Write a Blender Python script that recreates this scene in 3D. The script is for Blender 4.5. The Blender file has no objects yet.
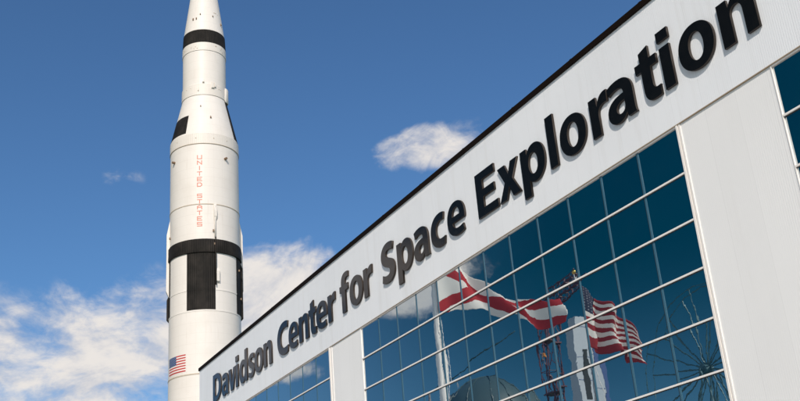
import bpy, bmesh, math, random
from mathutils import Vector, Matrix, noise as mnoise
R = math.radians
random.seed(7)
sc = bpy.context.scene
COL = sc.collection

# ------------------------------------------------------------------ camera
cam_d = bpy.data.cameras.new('camera')
cam_d.sensor_width = 36.0
cam_d.lens = 45.38
cam_d.clip_start = 0.1
cam_d.clip_end = 20000
cam = bpy.data.objects.new('camera', cam_d)
COL.objects.link(cam)
cr = Vector((0.45172621, 0.8888833, -0.07635387))
cu = Vector((0.37085633, -0.10924806, 0.92224207))
cf = Vector((-0.81142406, 0.44491723, 0.37899821))
M = Matrix((cr, cu, -cf)).transposed().to_4x4()
M.translation = Vector((19.498, -20.110, 1.70))
cam.matrix_world = M
sc.camera = cam

# ------------------------------------------------------------------ light
sun_az, sun_el = R(-32), R(36)                 # direction TO the sun, azimuth from +X
sun_dir = Vector((math.cos(sun_az) * math.cos(sun_el), math.sin(sun_az) * math.cos(sun_el), math.sin(sun_el)))
sd = bpy.data.lights.new('sun', 'SUN')
sd.energy = 3.6
sd.angle = R(0.5)
sd.color = (1.0, 0.90, 0.79)
so = bpy.data.objects.new('sun', sd)
COL.objects.link(so)
so.rotation_euler = sun_dir.to_track_quat('Z', 'Y').to_euler()
so.location = (40, -60, 80)

sc.view_settings.view_transform = 'Standard'
sc.view_settings.look = 'None'
sc.view_settings.exposure = 0.0
sc.view_settings.gamma = 1.0
sc.view_settings.use_curve_mapping = False

W = bpy.data.worlds.new('World')
sc.world = W
W.use_nodes = True


class NT:
    """tiny node helper"""
    def __init__(s, nt):
        s.nt = nt
    def n(s, t, **kw):
        x = s.nt.nodes.new(t)
        for k, v in kw.items():
            setattr(x, k, v)
        return x
    def l(s, a, b):
        s.nt.links.new(a, b)
    def put(s, sock, v):
        if isinstance(v, bpy.types.NodeSocket):
            s.l(v, sock)
        elif isinstance(v, (tuple, list, Vector)):
            v = tuple(v)
            if sock.type == 'RGBA' and len(v) == 3:
                v = v + (1,)
            sock.default_value = v
        else:
            sock.default_value = v
    def m(s, op, a, b=0.0, c=0.0, clamp=False):
        x = s.n('ShaderNodeMath', operation=op)
        x.use_clamp = clamp
        s.put(x.inputs[0], a)
        s.put(x.inputs[1], b)
        s.put(x.inputs[2], c)
        return x.outputs[0]
    def vm(s, op, a, b=(0, 0, 0)):
        x = s.n('ShaderNodeVectorMath', operation=op)
        s.put(x.inputs[0], a)
        if op == 'SCALE':
            s.put(x.inputs['Scale'], b)
        else:
            s.put(x.inputs[1], b)
        return x.outputs['Value'] if op in ('DOT_PRODUCT', 'LENGTH') else x.outputs[0]
    def noise(s, vec, scale, detail=4, rough=0.5, dist=0.0):
        x = s.n('ShaderNodeTexNoise')
        s.put(x.inputs['Vector'], vec)
        x.inputs['Scale'].default_value = scale
        x.inputs['Detail'].default_value = detail
        x.inputs['Roughness'].default_value = rough
        x.inputs['Distortion'].default_value = dist
        return x.outputs[0]
    def mix(s, f, a, b, typ='MIX'):
        x = s.n('ShaderNodeMix', data_type='RGBA', blend_type=typ)
        s.put(x.inputs[0], f)
        s.put(x.inputs[6], a)
        s.put(x.inputs[7], b)
        return x.outputs[2]
    def ss(s, v, a, b, c=0.0, d=1.0):
        x = s.n('ShaderNodeMapRange', interpolation_type='SMOOTHSTEP')
        s.put(x.inputs[0], v)
        x.inputs[1].default_value = a
        x.inputs[2].default_value = b
        x.inputs[3].default_value = c
        x.inputs[4].default_value = d
        return x.outputs[0]


# sky: Nishita with cumulus clouds placed by azimuth / elevation
w = NT(W.node_tree)
W.node_tree.nodes.clear()
wo = w.n('ShaderNodeOutputWorld')
bg = w.n('ShaderNodeBackground')
bg.inputs[1].default_value = 0.10
w.l(bg.outputs[0], wo.inputs[0])
sky = w.n('ShaderNodeTexSky', sky_type='NISHITA')
sky.sun_disc = False
sky.sun_elevation = sun_el
sky.sun_rotation = R(90) - sun_az
sky.altitude = 100
sky.air_density = 1.0
sky.dust_density = 0.6
sky.ozone_density = 1.6
D = w.n('ShaderNodeTexCoord').outputs['Generated']
# sky colour darkened on the -Y side, to deepen the reflection in the glass
skyc = w.mix(1.0, sky.outputs[0], (0.57, 0.87, 1.13), 'MULTIPLY')
sep = w.n('ShaderNodeSeparateXYZ')
w.l(D, sep.inputs[0])
pol = w.m('MULTIPLY', w.ss(sep.outputs[1], -0.22, -0.60), w.ss(sep.outputs[2], 0.10, 0.32, 0.50, 1.0))
skyc = w.mix(pol, skyc, w.mix(1.0, skyc, (0.0, 0.25, 0.24), 'MULTIPLY'))


def blob(az, el, sh, sv, tilt=0.0, amp=1.0):
    az, el, tilt = R(az), R(el), R(tilt)
    c = Vector((math.cos(az) * math.cos(el), math.sin(az) * math.cos(el), math.sin(el)))
    h = Vector((math.sin(az), -math.cos(az), 0))
    v = h.cross(c) * 1.0
    h2 = h * math.cos(tilt) + v * math.sin(tilt)
    v2 = -h * math.sin(tilt) + v * math.cos(tilt)
    d = w.vm('SUBTRACT', D, c)
    a = w.vm('DOT_PRODUCT', d, h2 / math.radians(sh))
    b = w.vm('DOT_PRODUCT', d, v2 / math.radians(sv))
    r2 = w.m('ADD', w.m('MULTIPLY', a, a), w.m('MULTIPLY', b, b))
    r2 = w.m('ADD', r2, w.m('MULTIPLY', w.m('SUBTRACT', 1.0, w.vm('DOT_PRODUCT', D, c)), 2.0))
    return w.m('MULTIPLY', w.m('SUBTRACT', 1.0, r2), amp)


BLOBS = [  # az, el, half width, half height, tilt, amplitude
    (149.2, 25.1, 3.5, 1.5, 6, 1.1),           # small cumulus over the roof line
    (147.4, 25.9, 1.8, 0.8, 12, 0.6),
    (158.9, 16.3, 5.2, 4.7, 0, 1.8),              # bank right of the rocket
    (160.0, 13.5, 6.0, 4.4, 0, 1.2),
    (167.5, 14.2, 6.6, 4.8, 6, 1.1),             # bank left of the rocket
    (175.0, 14.4, 5.4, 3.5, -6, .95),
    (173.0, 10.6, 7.0, 2.4, 0, 1.2),
    (165.0, 11.0, 5.2, 2.6, 0, 0.8),
    (180.0, 12.0, 6.0, 3.8, 0, 0.9),
    (168.1, 23.9, 0.9, 0.45, 0, 0.15),
    (-152.6, 18.0, 6.0, 2.5, 8, 2.4),             # clouds the glass mirrors
    (-148.6, 18.0, 2.6, 1.3, 5, 0.7),
    (-160.2, 13.8, 4.0, 1.3, 10, 1.8),
    (-100.0, 42.0, 14.0, 4.0, 10, 0.5),
    (-25.0, 24.0, 34.0, 16.0, 0, 1.9),            # unseen bright cloud added as fill light, this row and below
    (-80.0, 16.0, 26.0, 10.0, 0, 1.4),
    (35.0, 34.0, 34.0, 18.0, 0, 1.9),
    (88.0, 26.0, 30.0, 16.0, 0, 1.6),
    (118.0, 12.0, 14.0, 5.0, 0, 0.7),
]
cov = None
for b in BLOBS:
    x = blob(*b)
    cov = x if cov is None else w.m('MAXIMUM', cov, x)
Ds = w.vm('MULTIPLY', D, (1.0, 1.0, 1.7))
n1 = w.noise(Ds, 9.0, 9, 0.58, 0.5)
n2 = w.noise(Ds, 30.0, 8, 0.62, 0.6)
dens = w.m('ADD', cov, w.m('MULTIPLY', w.m('SUBTRACT', n1, 0.50), 4.2))
dens = w.m('ADD', dens, w.m('MULTIPLY', w.m('SUBTRACT', n2, 0.5), 1.35))
alpha = w.m('MULTIPLY', w.ss(dens, 0.0, 1.25), 0.96)
alpha = w.m('MULTIPLY', alpha, w.ss(cov, -0.30, 0.20))
# light side of each puff: density sampled a little towards the sun
D2 = w.vm('ADD', Ds, tuple(Vector((0, 0, 1)) * 0.035))
n3 = w.noise(D2, 9.0, 9, 0.58, 0.5)
lit = w.m('ADD', w.m('MULTIPLY', w.m('SUBTRACT', n1, n3), 3.4), w.m('MULTIPLY', w.m('SUBTRACT', n2, 0.5), 0.9))
lit = w.ss(lit, -0.50, 0.40)
cloudc = w.mix(lit, (5.8, 5.9, 6.4), (8.6, 8.1, 7.6))
# clouds towards the sun boosted in brightness, to strengthen the fill light
near = w.ss(w.vm('DOT_PRODUCT', D, tuple(sun_dir)), -0.30, 0.8, 1.0, 2.5)
w.l(w.mix(alpha, skyc, w.vm('SCALE', cloudc, near)), bg.inputs[0])

# ------------------------------------------------------------------ materials
def new_mat(name):
    m = bpy.data.materials.new(name)
    m.use_nodes = True
    nt = NT(m.node_tree)
    return m, nt, m.node_tree.nodes['Principled BSDF']


def simple(name, col, rough=0.5, metal=0.0, var=0.06, nscale=3.0, spec=None):
    m, t, b = new_mat(name)
    p = t.n('ShaderNodeTexCoord').outputs['Object']
    f = t.noise(p, nscale, 5, 0.6)
    k = t.m('MULTIPLY_ADD', f, 2 * var, 1 - var)
    t.l(t.mix(1.0, col, t.n('ShaderNodeCombineXYZ').outputs[0] if False else k, 'MULTIPLY'), b.inputs['Base Color'])
    b.inputs['Roughness'].default_value = rough
    b.inputs['Metallic'].default_value = metal
    if spec is not None:
        b.inputs['Specular IOR Level'].default_value = spec
    return m


def panel_material(name, col, joints=1.17, dirt=0.15):
    """white ribbed metal cladding: fine vertical ribs, panel joints, rain streaks"""
    m, t, b = new_mat(name)
    p = t.n('ShaderNodeTexCoord').outputs['Object']
    s = t.n('ShaderNodeSeparateXYZ')
    t.l(p, s.inputs[0])
    x, z = s.outputs[0], s.outputs[2]
    # streaks, stretched vertically
    cv = t.n('ShaderNodeCombineXYZ')
    t.l(t.m('MULTIPLY', x, 2.2), cv.inputs[0])
    t.l(t.m('MULTIPLY', z, 0.16), cv.inputs[2])
    st = t.ss(t.noise(cv.outputs[0], 1.0, 6, 0.62), 0.50, 0.80)
    big = t.noise(p, 0.23, 3, 0.5)
    # every sheet of cladding has its own slight tone
    idx = t.m('FLOOR', t.m('DIVIDE', x, joints))
    wn = t.n('ShaderNodeTexWhiteNoise', noise_dimensions='1D')
    t.l(idx, wn.inputs['W'])
    tone = t.m('MULTIPLY_ADD', wn.outputs[0], 0.022, 0.98)
    tone = t.m('MULTIPLY', tone, t.m('MULTIPLY_ADD', big, 0.10, 0.95))
    fr = t.m('FRACT', t.m('DIVIDE', x, joints))
    jl = t.m('LESS_THAN', fr, 0.012)
    tone = t.m('MULTIPLY', tone, t.m('MULTIPLY_ADD', jl, -0.08, 1.0))
    c = t.mix(1.0, col, tone, 'MULTIPLY')
    c = t.mix(t.m('MULTIPLY', st, dirt), c, (0.40, 0.35, 0.28))
    t.l(c, b.inputs['Base Color'])
    b.inputs['Roughness'].default_value = 0.42
    b.inputs['Specular IOR Level'].default_value = 0.35
    rib = t.m('SINE', t.m('MULTIPLY', x, 2 * math.pi / 0.1463))
    rib = t.m('POWER', t.m('ABSOLUTE', rib), 0.6)
    bu = t.n('ShaderNodeBump')
    bu.inputs['Strength'].default_value = 0.42
    bu.inputs['Distance'].default_value = 0.006
    t.l(rib, bu.inputs['Height'])
    t.l(bu.outputs[0], b.inputs['Normal'])
    return m


M_panel = panel_material('white_ribbed_cladding', (0.85, 0.875, 0.91))
M_pier = panel_material('white_pier_cladding', (0.86, 0.865, 0.87), dirt=0.06)
M_frame = simple('white_painted_aluminium', (0.86, 0.83, 0.80), 0.35, 0.0, 0.05, 5)
M_tan = simple('tan_trim', (0.36, 0.28, 0.19), 0.5, 0.0, 0.15, 6)
M_coping = simple('dark_bronze_coping', (0.009, 0.005, 0.003), 0.7, 0.0, 0.2, 2, 0.08)
M_strip = simple('teal_silicone_joint', (0.05, 0.135, 0.20), 0.25, 0.0, 0.15, 3)
M_gasket_shade = simple('black_gasket_and_shade', (0.01, 0.015, 0.02), 0.5)
M_core = simple('dark_interior', (0.02, 0.025, 0.03), 0.8)
M_roof = simple('grey_roof_membrane', (0.35, 0.35, 0.34), 0.8)
M_side = panel_material('side_cladding', (0.66, 0.67, 0.68))
M_basew = simple('grey_base_course', (0.32, 0.30, 0.28), 0.8, 0, 0.12)


def glass_material():
    m, t, b = new_mat('teal_mirror_glass')
    p = t.n('ShaderNodeTexCoord').outputs['Object']
    s = t.n('ShaderNodeSeparateXYZ')
    t.l(p, s.inputs[0])
    cell = t.n('ShaderNodeCombineXYZ')
    t.l(t.m('FLOOR', t.m('DIVIDE', s.outputs[0], 1.83)), cell.inputs[0])
    t.l(t.m('FLOOR', t.m('DIVIDE', t.m('SUBTRACT', s.outputs[2], 14.224), 1.4325)), cell.inputs[2])
    wn = t.n('ShaderNodeTexWhiteNoise', noise_dimensions='3D')
    t.l(cell.outputs[0], wn.inputs[0])
    off = t.vm('ADD', p, t.vm('SCALE', wn.outputs['Color'], 5.0))
    nz = t.noise(off, 0.75, 2, 0.4)
    bu = t.n('ShaderNodeBump')
    bu.inputs['Strength'].default_value = 1.0
    bu.inputs['Distance'].default_value = 0.0019
    nf = t.noise(off, 3.6, 2, 0.5)
    t.l(t.m('ADD', nz, t.m('MULTIPLY', nf, 0.09)), bu.inputs['Height'])
    lw = t.n('ShaderNodeFresnel')
    lw.inputs['IOR'].default_value = 2.6
    gl = t.n('ShaderNodeBsdfGlossy')
    gl.inputs['Roughness'].default_value = 0.0
    gl.inputs['Color'].default_value = (0.93, 0.97, 1.0, 1)
    t.l(bu.outputs[0], gl.inputs['Normal'])
    t.l(t.mix(wn.outputs[0], (0.80, 0.88, 0.92), (0.95, 0.99, 1.0)), gl.inputs['Color'])
    df = t.n('ShaderNodeBsdfDiffuse')
    c = t.mix(t.m('MULTIPLY', wn.outputs[0], 0.5), (0.001, 0.016, 0.030), (0.002, 0.022, 0.036))
    dust = t.ss(t.noise(p, 1.6, 6, 0.65), 0.45, 0.85)
    c = t.mix(t.m('MULTIPLY', dust, 0.02), c, (0.25, 0.27, 0.27))
    t.l(c, df.inputs['Color'])
    mx = t.n('ShaderNodeMixShader')
    fac = t.m('MULTIPLY_ADD', lw.outputs[0], 0.60, 0.46, clamp=True)
    t.l(fac, mx.inputs[0])
    t.l(df.outputs[0], mx.inputs[1])
    t.l(gl.outputs[0], mx.inputs[2])
    out = m.node_tree.nodes['Material Output']
    t.l(mx.outputs[0], out.inputs[0])
    m.node_tree.nodes.remove(b)
    return m


M_glass = glass_material()


def letter_material():
    m, t, b = new_mat('black_enamel_lettering')
    p = t.n('ShaderNodeTexCoord').outputs['Object']
    f = t.noise(p, 2.5, 5, 0.6)
    t.l(t.mix(f, (0.004, 0.004, 0.005), (0.010, 0.009, 0.009)), b.inputs['Base Color'])
    t.l(t.m('MULTIPLY_ADD', f, 0.12, 0.07), b.inputs['Roughness'])
    b.inputs['IOR'].default_value = 1.5
    b.inputs['Specular Tint'].default_value = (1.0, .82, .66, 1)
    return m


M_letter = letter_material()
M_return = simple('brown_letter_return', (0.026, 0.017, 0.012), 0.5, 0.0, 0.3, 4)  # letter sides, browner than the black fronts


def rocket_white(name='rocket_white', col=(0.75, 0.71, 0.665), seam=1.45, ribs=False):
    m, t, b = new_mat(name)
    p = t.n('ShaderNodeTexCoord').outputs['Object']
    s = t.n('ShaderNodeSeparateXYZ')
    t.l(p, s.inputs[0])
    z = s.outputs[2]
    # rust runs below the seams, thin and vertical
    an = t.m('ARCTAN2', s.outputs[1], s.outputs[0])
    cv = t.n('ShaderNodeCombineXYZ')
    t.l(t.m('MULTIPLY', an, 16.0), cv.inputs[0])
    t.l(t.m('MULTIPLY', z, 0.22), cv.inputs[2])
    run = t.ss(t.noise(cv.outputs[0], 1.0, 6, 0.65), 0.56, 0.80)
    blot = t.ss(t.noise(p, 0.35, 5, 0.6), 0.40, 0.75)
    spots = t.ss(t.noise(p, 2.6, 3, 0.7), 0.68, 0.80)
    c = t.mix(t.m('MULTIPLY', run, 0.26), col, (0.46, 0.35, 0.25))
    c = t.mix(t.m('MULTIPLY', blot, 0.22), c, (0.58, 0.52, 0.45))
    c = t.mix(t.m('MULTIPLY', spots, 0.22), c, (0.38, 0.24, 0.13))
    # sheet seams
    fz = t.m('LESS_THAN', t.m('FRACT', t.m('DIVIDE', z, seam)), 0.03)
    fa = t.m('LESS_THAN', t.m('FRACT', t.m('MULTIPLY', an, 12 / math.pi)), 0.02)
    c = t.mix(t.m('MULTIPLY', t.m('MAXIMUM', fz, fa), 0.20), c, (0.45, 0.40, 0.34))
    t.l(c, b.inputs['Base Color'])
    b.inputs['Roughness'].default_value = 0.45
    b.inputs['Specular IOR Level'].default_value = 0.3
    bu = t.n('ShaderNodeBump')
    bu.inputs['Strength'].default_value = 0.25
    bu.inputs['Distance'].default_value = 0.05
    h = t.noise(p, 0.9, 3, 0.5)
    if ribs:
        h = t.m('ADD', h, t.m('MULTIPLY', t.m('SINE', t.m('MULTIPLY', an, 108.0)), 0.45))
    t.l(h, bu.inputs['Height'])
    t.l(bu.outputs[0], b.inputs['Normal'])
    return m


def rocket_black():
    m, t, b = new_mat('rocket_black')
    p = t.n('ShaderNodeTexCoord').outputs['Object']
    s = t.n('ShaderNodeSeparateXYZ')
    t.l(p, s.inputs[0])
    an = t.m('ARCTAN2', s.outputs[1], s.outputs[0])
    cv = t.n('ShaderNodeCombineXYZ')
    t.l(t.m('MULTIPLY', an, 14.0), cv.inputs[0])
    t.l(t.m('MULTIPLY', s.outputs[2], 0.25), cv.inputs[2])
    run = t.ss(t.noise(cv.outputs[0], 1.0, 6, 0.7), 0.45, 0.85)
    c = t.mix(t.m('MULTIPLY', run, 0.5), (0.008, 0.007, 0.006), (0.05, 0.04, 0.033))
    fade = t.ss(t.noise(p, 0.5, 5, 0.6), 0.40, 0.72)
    c = t.mix(t.m('MULTIPLY', fade, 0.35), c, (0.05, 0.042, 0.036))
    t.l(c, b.inputs['Base Color'])
    b.inputs['Roughness'].default_value = 0.45
    bu = t.n('ShaderNodeBump')
    bu.inputs['Strength'].default_value = 0.5
    bu.inputs['Distance'].default_value = 0.05
    t.l(t.m('SINE', t.m('MULTIPLY', an, 108.0)), bu.inputs['Height'])
    t.l(bu.outputs[0], b.inputs['Normal'])
    return m


M_rw = rocket_white()
M_rr = rocket_white('rocket_ring_white', (0.74, 0.695, 0.64), 0.7, True)
M_rb = rocket_black()
M_rb.node_tree.nodes['Principled BSDF'].inputs['Roughness'].default_value = 0.7
M_rb.node_tree.nodes['Principled BSDF'].inputs['Specular IOR Level'].default_value = 0.2
M_red = simple('faded_red_paint', (0.64, 0.24, 0.18), 0.6, 0, 0.2, 3)
M_flagred = simple('decal_red', (0.50, 0.055, 0.05), 0.5, 0, 0.1)
M_flagblue = simple('decal_blue', (0.035, 0.075, 0.20), 0.5, 0, 0.1)
M_flagwhite = simple('decal_white', (0.80, 0.76, 0.72), 0.5)
M_seam = simple('rusty_seam', (0.50, 0.42, 0.33), 0.7, 0, 0.3, 2)
M_nub = simple('weathered_fitting', (0.20, 0.13, 0.08), 0.6, 0, 0.3, 3)
M_steel = simple('galvanised_steel', (0.45, 0.46, 0.47), 0.4, 0.6)
M_polew = simple('white_pole_paint', (0.88, 0.86, 0.82), 0.3)
M_gold = simple('gold_ball', (0.7, 0.45, 0.12), 0.25, 1.0)
M_gantry = simple('red_gantry_paint', (0.10, 0.030, 0.055), 0.5, 0, 0.2)
M_twhite = simple('tower_white', (0.44, 0.49, 0.54), 0.6, 0, 0.08)
M_tblue = simple('tower_blue', (0.03, 0.08, 0.24), 0.5, 0, 0.1)
M_wheel = simple('wheel_steel', (0.06, 0.14, 0.165), 0.5, 0.2, 0.2)
M_amber = simple('amber_lamp_glass', (0.75, 0.28, 0.05), 0.3)
M_conc = simple('concrete_paving', (0.42, 0.40, 0.37), 0.85, 0, 0.15, 0.6)
M_grass = simple('grass_ground', (0.055, 0.085, 0.03), 0.9, 0, 0.4, 0.15)
M_tank = simple('pale_dome', (0.06, 0.11, 0.13), 0.5, 0, 0.1)

# ------------------------------------------------------------------ mesh helpers
class MB:
    def __init__(s):
        s.v, s.f = [], []
    def quad(s, a, b, c, d):
        i = len(s.v)
        s.v += [tuple(a), tuple(b), tuple(c), tuple(d)]
        s.f.append((i, i + 1, i + 2, i + 3))
    def box(s, x0, x1, y0, y1, z0, z1):
        i = len(s.v)
        s.v += [(x0, y0, z0), (x1, y0, z0), (x1, y1, z0), (x0, y1, z0), (x0, y0, z1), (x1, y0, z1), (x1, y1, z1), (x0, y1, z1)]
        for q in ((0, 3, 2, 1), (4, 5, 6, 7), (0, 1, 5, 4), (1, 2, 6, 5), (2, 3, 7, 6), (3, 0, 4, 7)):
            s.f.append(tuple(i + k for k in q))
    def hexa(s, P):                         # eight corners, bottom ring then top ring
        i = len(s.v)
        s.v += [tuple(p) for p in P]
        for q in ((0, 3, 2, 1), (4, 5, 6, 7), (0, 1, 5, 4), (1, 2, 6, 5), (2, 3, 7, 6), (3, 0, 4, 7)):
            s.f.append(tuple(i + k for k in q))
    def tube(s, a, b, r0, r1=None, n=8):
        a, b = Vector(a), Vector(b)
        r1 = r0 if r1 is None else r1
        d = (b - a).normalized()
        u = d.orthogonal().normalized()
        v = d.cross(u)
        i = len(s.v)
        for p, r in ((a, r0), (b, r1)):
            for k in range(n):
                t = 2 * math.pi * k / n
                s.v.append(tuple(p + u * r * math.cos(t) + v * r * math.sin(t)))
        for k in range(n):
            s.f.append((i + k, i + (k + 1) % n, i + n + (k + 1) % n, i + n + k))
        s.f.append(tuple(i + k for k in reversed(range(n))))
        s.f.append(tuple(i + n + k for k in range(n)))
    def lathe(s, prof, n=96, a0=0.0, a1=360.0, cx=0, cy=0):
        """prof: list of (z, r); full turn closes, part turn is an open patch"""
        full = abs(a1 - a0 - 360) < 1e-6
        cols = n if full else n + 1
        i = len(s.v)
        for z, r in prof:
            for k in range(cols):
                t = R(a0 + (a1 - a0) * k / n)
                s.v.append((cx + r * math.cos(t), cy + r * math.sin(t), z))
        for j in range(len(prof) - 1):
            for k in range(n):
                k2 = (k + 1) % cols if full else k + 1
                s.f.append((i + j * cols + k, i + j * cols + k2, i + (j + 1) * cols + k2, i + (j + 1) * cols + k))
    def shell(s, z0, z1, r0, r1, a0, a1, th=0.03, n=12):
        """a thin curved plate with real thickness on a cylinder or cone"""
        i = len(s.v)
        for rr in (-0.02, th):
            for z, r in ((z0, r0), (z1, r1)):
                for k in range(n + 1):
                    t = R(a0 + (a1 - a0) * k / n)
                    s.v.append(((r + rr) * math.cos(t), (r + rr) * math.sin(t), z))
        c = n + 1
        for k in range(n):
            s.f.append((i + 2 * c + k, i + 2 * c + k + 1, i + 3 * c + k + 1, i + 3 * c + k))
            s.f.append((i + k, i + c + k, i + c + k + 1, i + k + 1))
            s.f.append((i + k, i + k + 1, i + 2 * c + k + 1, i + 2 * c + k))
            s.f.append((i + c + k, i + 3 * c + k, i + 3 * c + k + 1, i + c + k + 1))
        s.f.append((i, i + 2 * c, i + 3 * c, i + c))
        s.f.append((i + n, i + c + n, i + 3 * c + n, i + 2 * c + n))
    def build(s, name, mat, parent=None, smooth=False, loc=None, sharp=None):
        me = bpy.data.meshes.new(name)
        me.from_pydata(s.v, [], s.f)
        me.materials.append(mat)
        if smooth:
            me.polygons.foreach_set('use_smooth', [True] * len(me.polygons))
            me.update()
            if sharp:
                me.set_sharp_from_angle(angle=R(sharp))
        me.update()
        o = bpy.data.objects.new(name, me)
        COL.objects.link(o)
        if parent:
            o.parent = parent
        if loc:
            o.location = loc
        return o


def tag(o, label=None, cat=None, group=None, kind=None):
    if label: o['label'] = label
    if cat: o['category'] = cat
    if group: o['group'] = group
    if kind: o['kind'] = kind
    return o


def empty(name, loc, label, cat, group=None, rz=0.0):
    o = bpy.data.objects.new(name, None)
    o.empty_display_size = 0.5
    COL.objects.link(o)
    o.location = loc
    o.rotation_euler = (0, 0, rz)
    return tag(o, label, cat, group)


# ------------------------------------------------------------------ ground
g = MB()
g.box(-6000, 6000, -6000, 6000, -1.0, 0.0)
tag(g.build('ground', M_grass), kind='structure')
g = MB()
g.box(-110, 60, -75, 26, 0.004, 0.06)
tag(g.build('plaza', M_conc), kind='structure')
g = MB()
n = 40
for k in range(n):
    pass
g.box(-135, -111, 4, 38, 0.004, 0.05)
tag(g.build('pad', M_conc), kind='structure')

# ------------------------------------------------------------------ museum building
T = 14.224               # top of the window bands
X0, X1 = -47.92, 30.0    # facade ends
A, H = 1.83, 1.4325      # glass pane width, row height
NR = 9
ZB = T - NR * H          # bottom of glazing


def cop_top(x): return T + 4.33 + (x + 48) * 0.0048
def cop_low(x): return cop_top(x) - 0.20


bld = empty('museum_building', (-9, 0, 0), 'long white museum building with mirrored teal window bands and black lettering on its fascia', 'building')
BL = (9, 0, 0)           # parts are drawn in world coordinates


def bb(mb, name, mat, parent=bld, **k):
    o = mb.build(name, mat, parent, **k)
    if parent is bld:
        o.location = BL
    return o


m = MB(); m.box(X0 + .05, X1 - .05, 0.10, 28, 0.0, T + 4.05); bb(m, 'wall', M_side)
m = MB(); m.box(X0 + .3, X1 - .3, 0.4, 27.7, T + 4.06, T + 4.15); bb(m, 'roof', M_roof)
# fascia: one long sloping-topped slab
m = MB()
zf = T + 0.07
m.hexa([(X0, -.06, zf), (X1, -.06, zf), (X1, .095, zf), (X0, .095, zf),
        (X0, -.06, cop_low(X0) + .02), (X1, -.06, cop_low(X1) + .02), (X1, .095, cop_low(X1) + .02), (X0, .095, cop_low(X0) + .02)])
bb(m, 'fascia', M_panel)
m = MB()
def coping_ring(y0, y1, x0, x1):
    m.hexa([(x0, y0, cop_low(x0)), (x1, y0, cop_low(x1)), (x1, y1, cop_low(x1)), (x0, y1, cop_low(x0)),
            (x0, y0, cop_top(x0)), (x1, y0, cop_top(x1)), (x1, y1, cop_top(x1)), (x0, y1, cop_top(x0))])
xs = [X0 - .05]
while xs[-1] < X1:
    xs.append(min(X1 + .05, xs[-1] + 3.66))
for a, b in zip(xs[:-1], xs[1:]):
    coping_ring(-.13 - random.random() * .006, .32, a + .003, b - .003)
    m.box(b - .05, b + .05, -.142, -.1365, cop_low(b) + .004, cop_top(b) + .004)
m.box(X0 - .05, X0 + .3, .33, 28.05, T + 4.13, T + 4.33)
m.box(X1 - .3, X1 + .05, .33, 28.05, T + 4.5, T + 4.7)
bb(m, 'coping', M_coping)
m = MB(); m.box(X0, X1, -.078, .05, T + .045, T + .066); bb(m, 'tan_strip', M_tan)  # thin tan strip along the bottom of the fascia
# piers
bays = [(-25.71 - 12 * A, -25.71, .34), (-12 * A, 0.0, .17), (3.71, 3.71 + 12 * A, .17)]
piers = [(X0, bays[0][0] - .045), (bays[0][1] + .345, bays[1][0] - .045), (.175, bays[2][0] - .045), (bays[2][1] + .175, X1)]
for a, b in piers:
    if b - a < .05: continue
    m = MB(); m.box(a, b, -.03, .095, ZB - .4, T + .043)
    bb(m, 'pier', M_pier)
m = MB(); m.box(X0, X1, -.06, .095, 0.06, ZB - .402); bb(m, 'plinth', M_basew)
# window bands
for bi, (a, b, jw) in enumerate(bays):
    gl = MB()
    for c in range(12):
        for r in range(NR):
            x0, x1 = a + c * A, a + (c + 1) * A
            z1, z0 = T - r * H, T - (r + 1) * H
            tx, tz = random.gauss(0, 0.0024), random.gauss(0, 0.0024)
            P = []
            for (x, z) in ((x0, z0), (x1, z0), (x1, z1), (x0, z1)):
                P.append((x, 0.0 + (x - (x0 + x1) / 2) * tx + (z - (z0 + z1) / 2) * tz, z))
            i = len(gl.v)
            Q = [(p[0], .045, p[2]) for p in P]
            gl.hexa([P[0], P[1], Q[1], Q[0], P[3], P[2], Q[2], Q[3]])
    win = bb(gl, 'window', M_glass)
    fr = MB()
    fr.box(a - .0, b, -.05, .05, T + .004, T + .043)                 # head
    # right jamb: two white bars with a bronze groove between
    if jw > .2:
        fr.box(b + .004, b + .13, -.085, .09, ZB - .3, T + .043)
        fr.box(b + .16, b + .34, -.055, .09, ZB - .3, T + .043)
    else:
        fr.box(b + .004, b + .075, -.075, .09, ZB - .3, T + .043)
        fr.box(b + .105, b + .17, -.06, .09, ZB - .3, T + .043)
    fr.box(a, b, -.06, .09, ZB - .3, ZB - .05)
    for r in range(1, NR + 1):
        z = T - r * H
        fr.box(a + .002, b, -.055, -.004, z - .026, z + .026)
    fr.build('frame', M_frame, win)
    jb = MB()
    jb.box(b + (.131 if jw > .2 else .076), b + (.159 if jw > .2 else .104), -.03, .09, ZB - .3, T + .043)
    jb.build('jamb_trim', M_tan, win)
    jb = MB()
    jb.box(a - .030, a - .004, -.055, .09, ZB - .3, T + .043)
    jb.build('jamb_trim', M_frame, win)
    st = MB(); gk = MB()
    for c in range(1, 12):
        x = a + c * A
        st.box(x - .030, x + .048, -.010, .01, ZB, T)
        gk.box(x - .058, x - .0305, -.006, .01, ZB, T)
    for r in range(1, NR + 1):
        z = T - r * H
        gk.box(a + .002, b, -.012, .01, z - .050, z - .027)  # dark strip drawn in as the shadow line under each bar
    st.build('vertical_joint', M_strip, win)
    gk.build('gasket_and_shade_line', M_gasket_shade, win)

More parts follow.
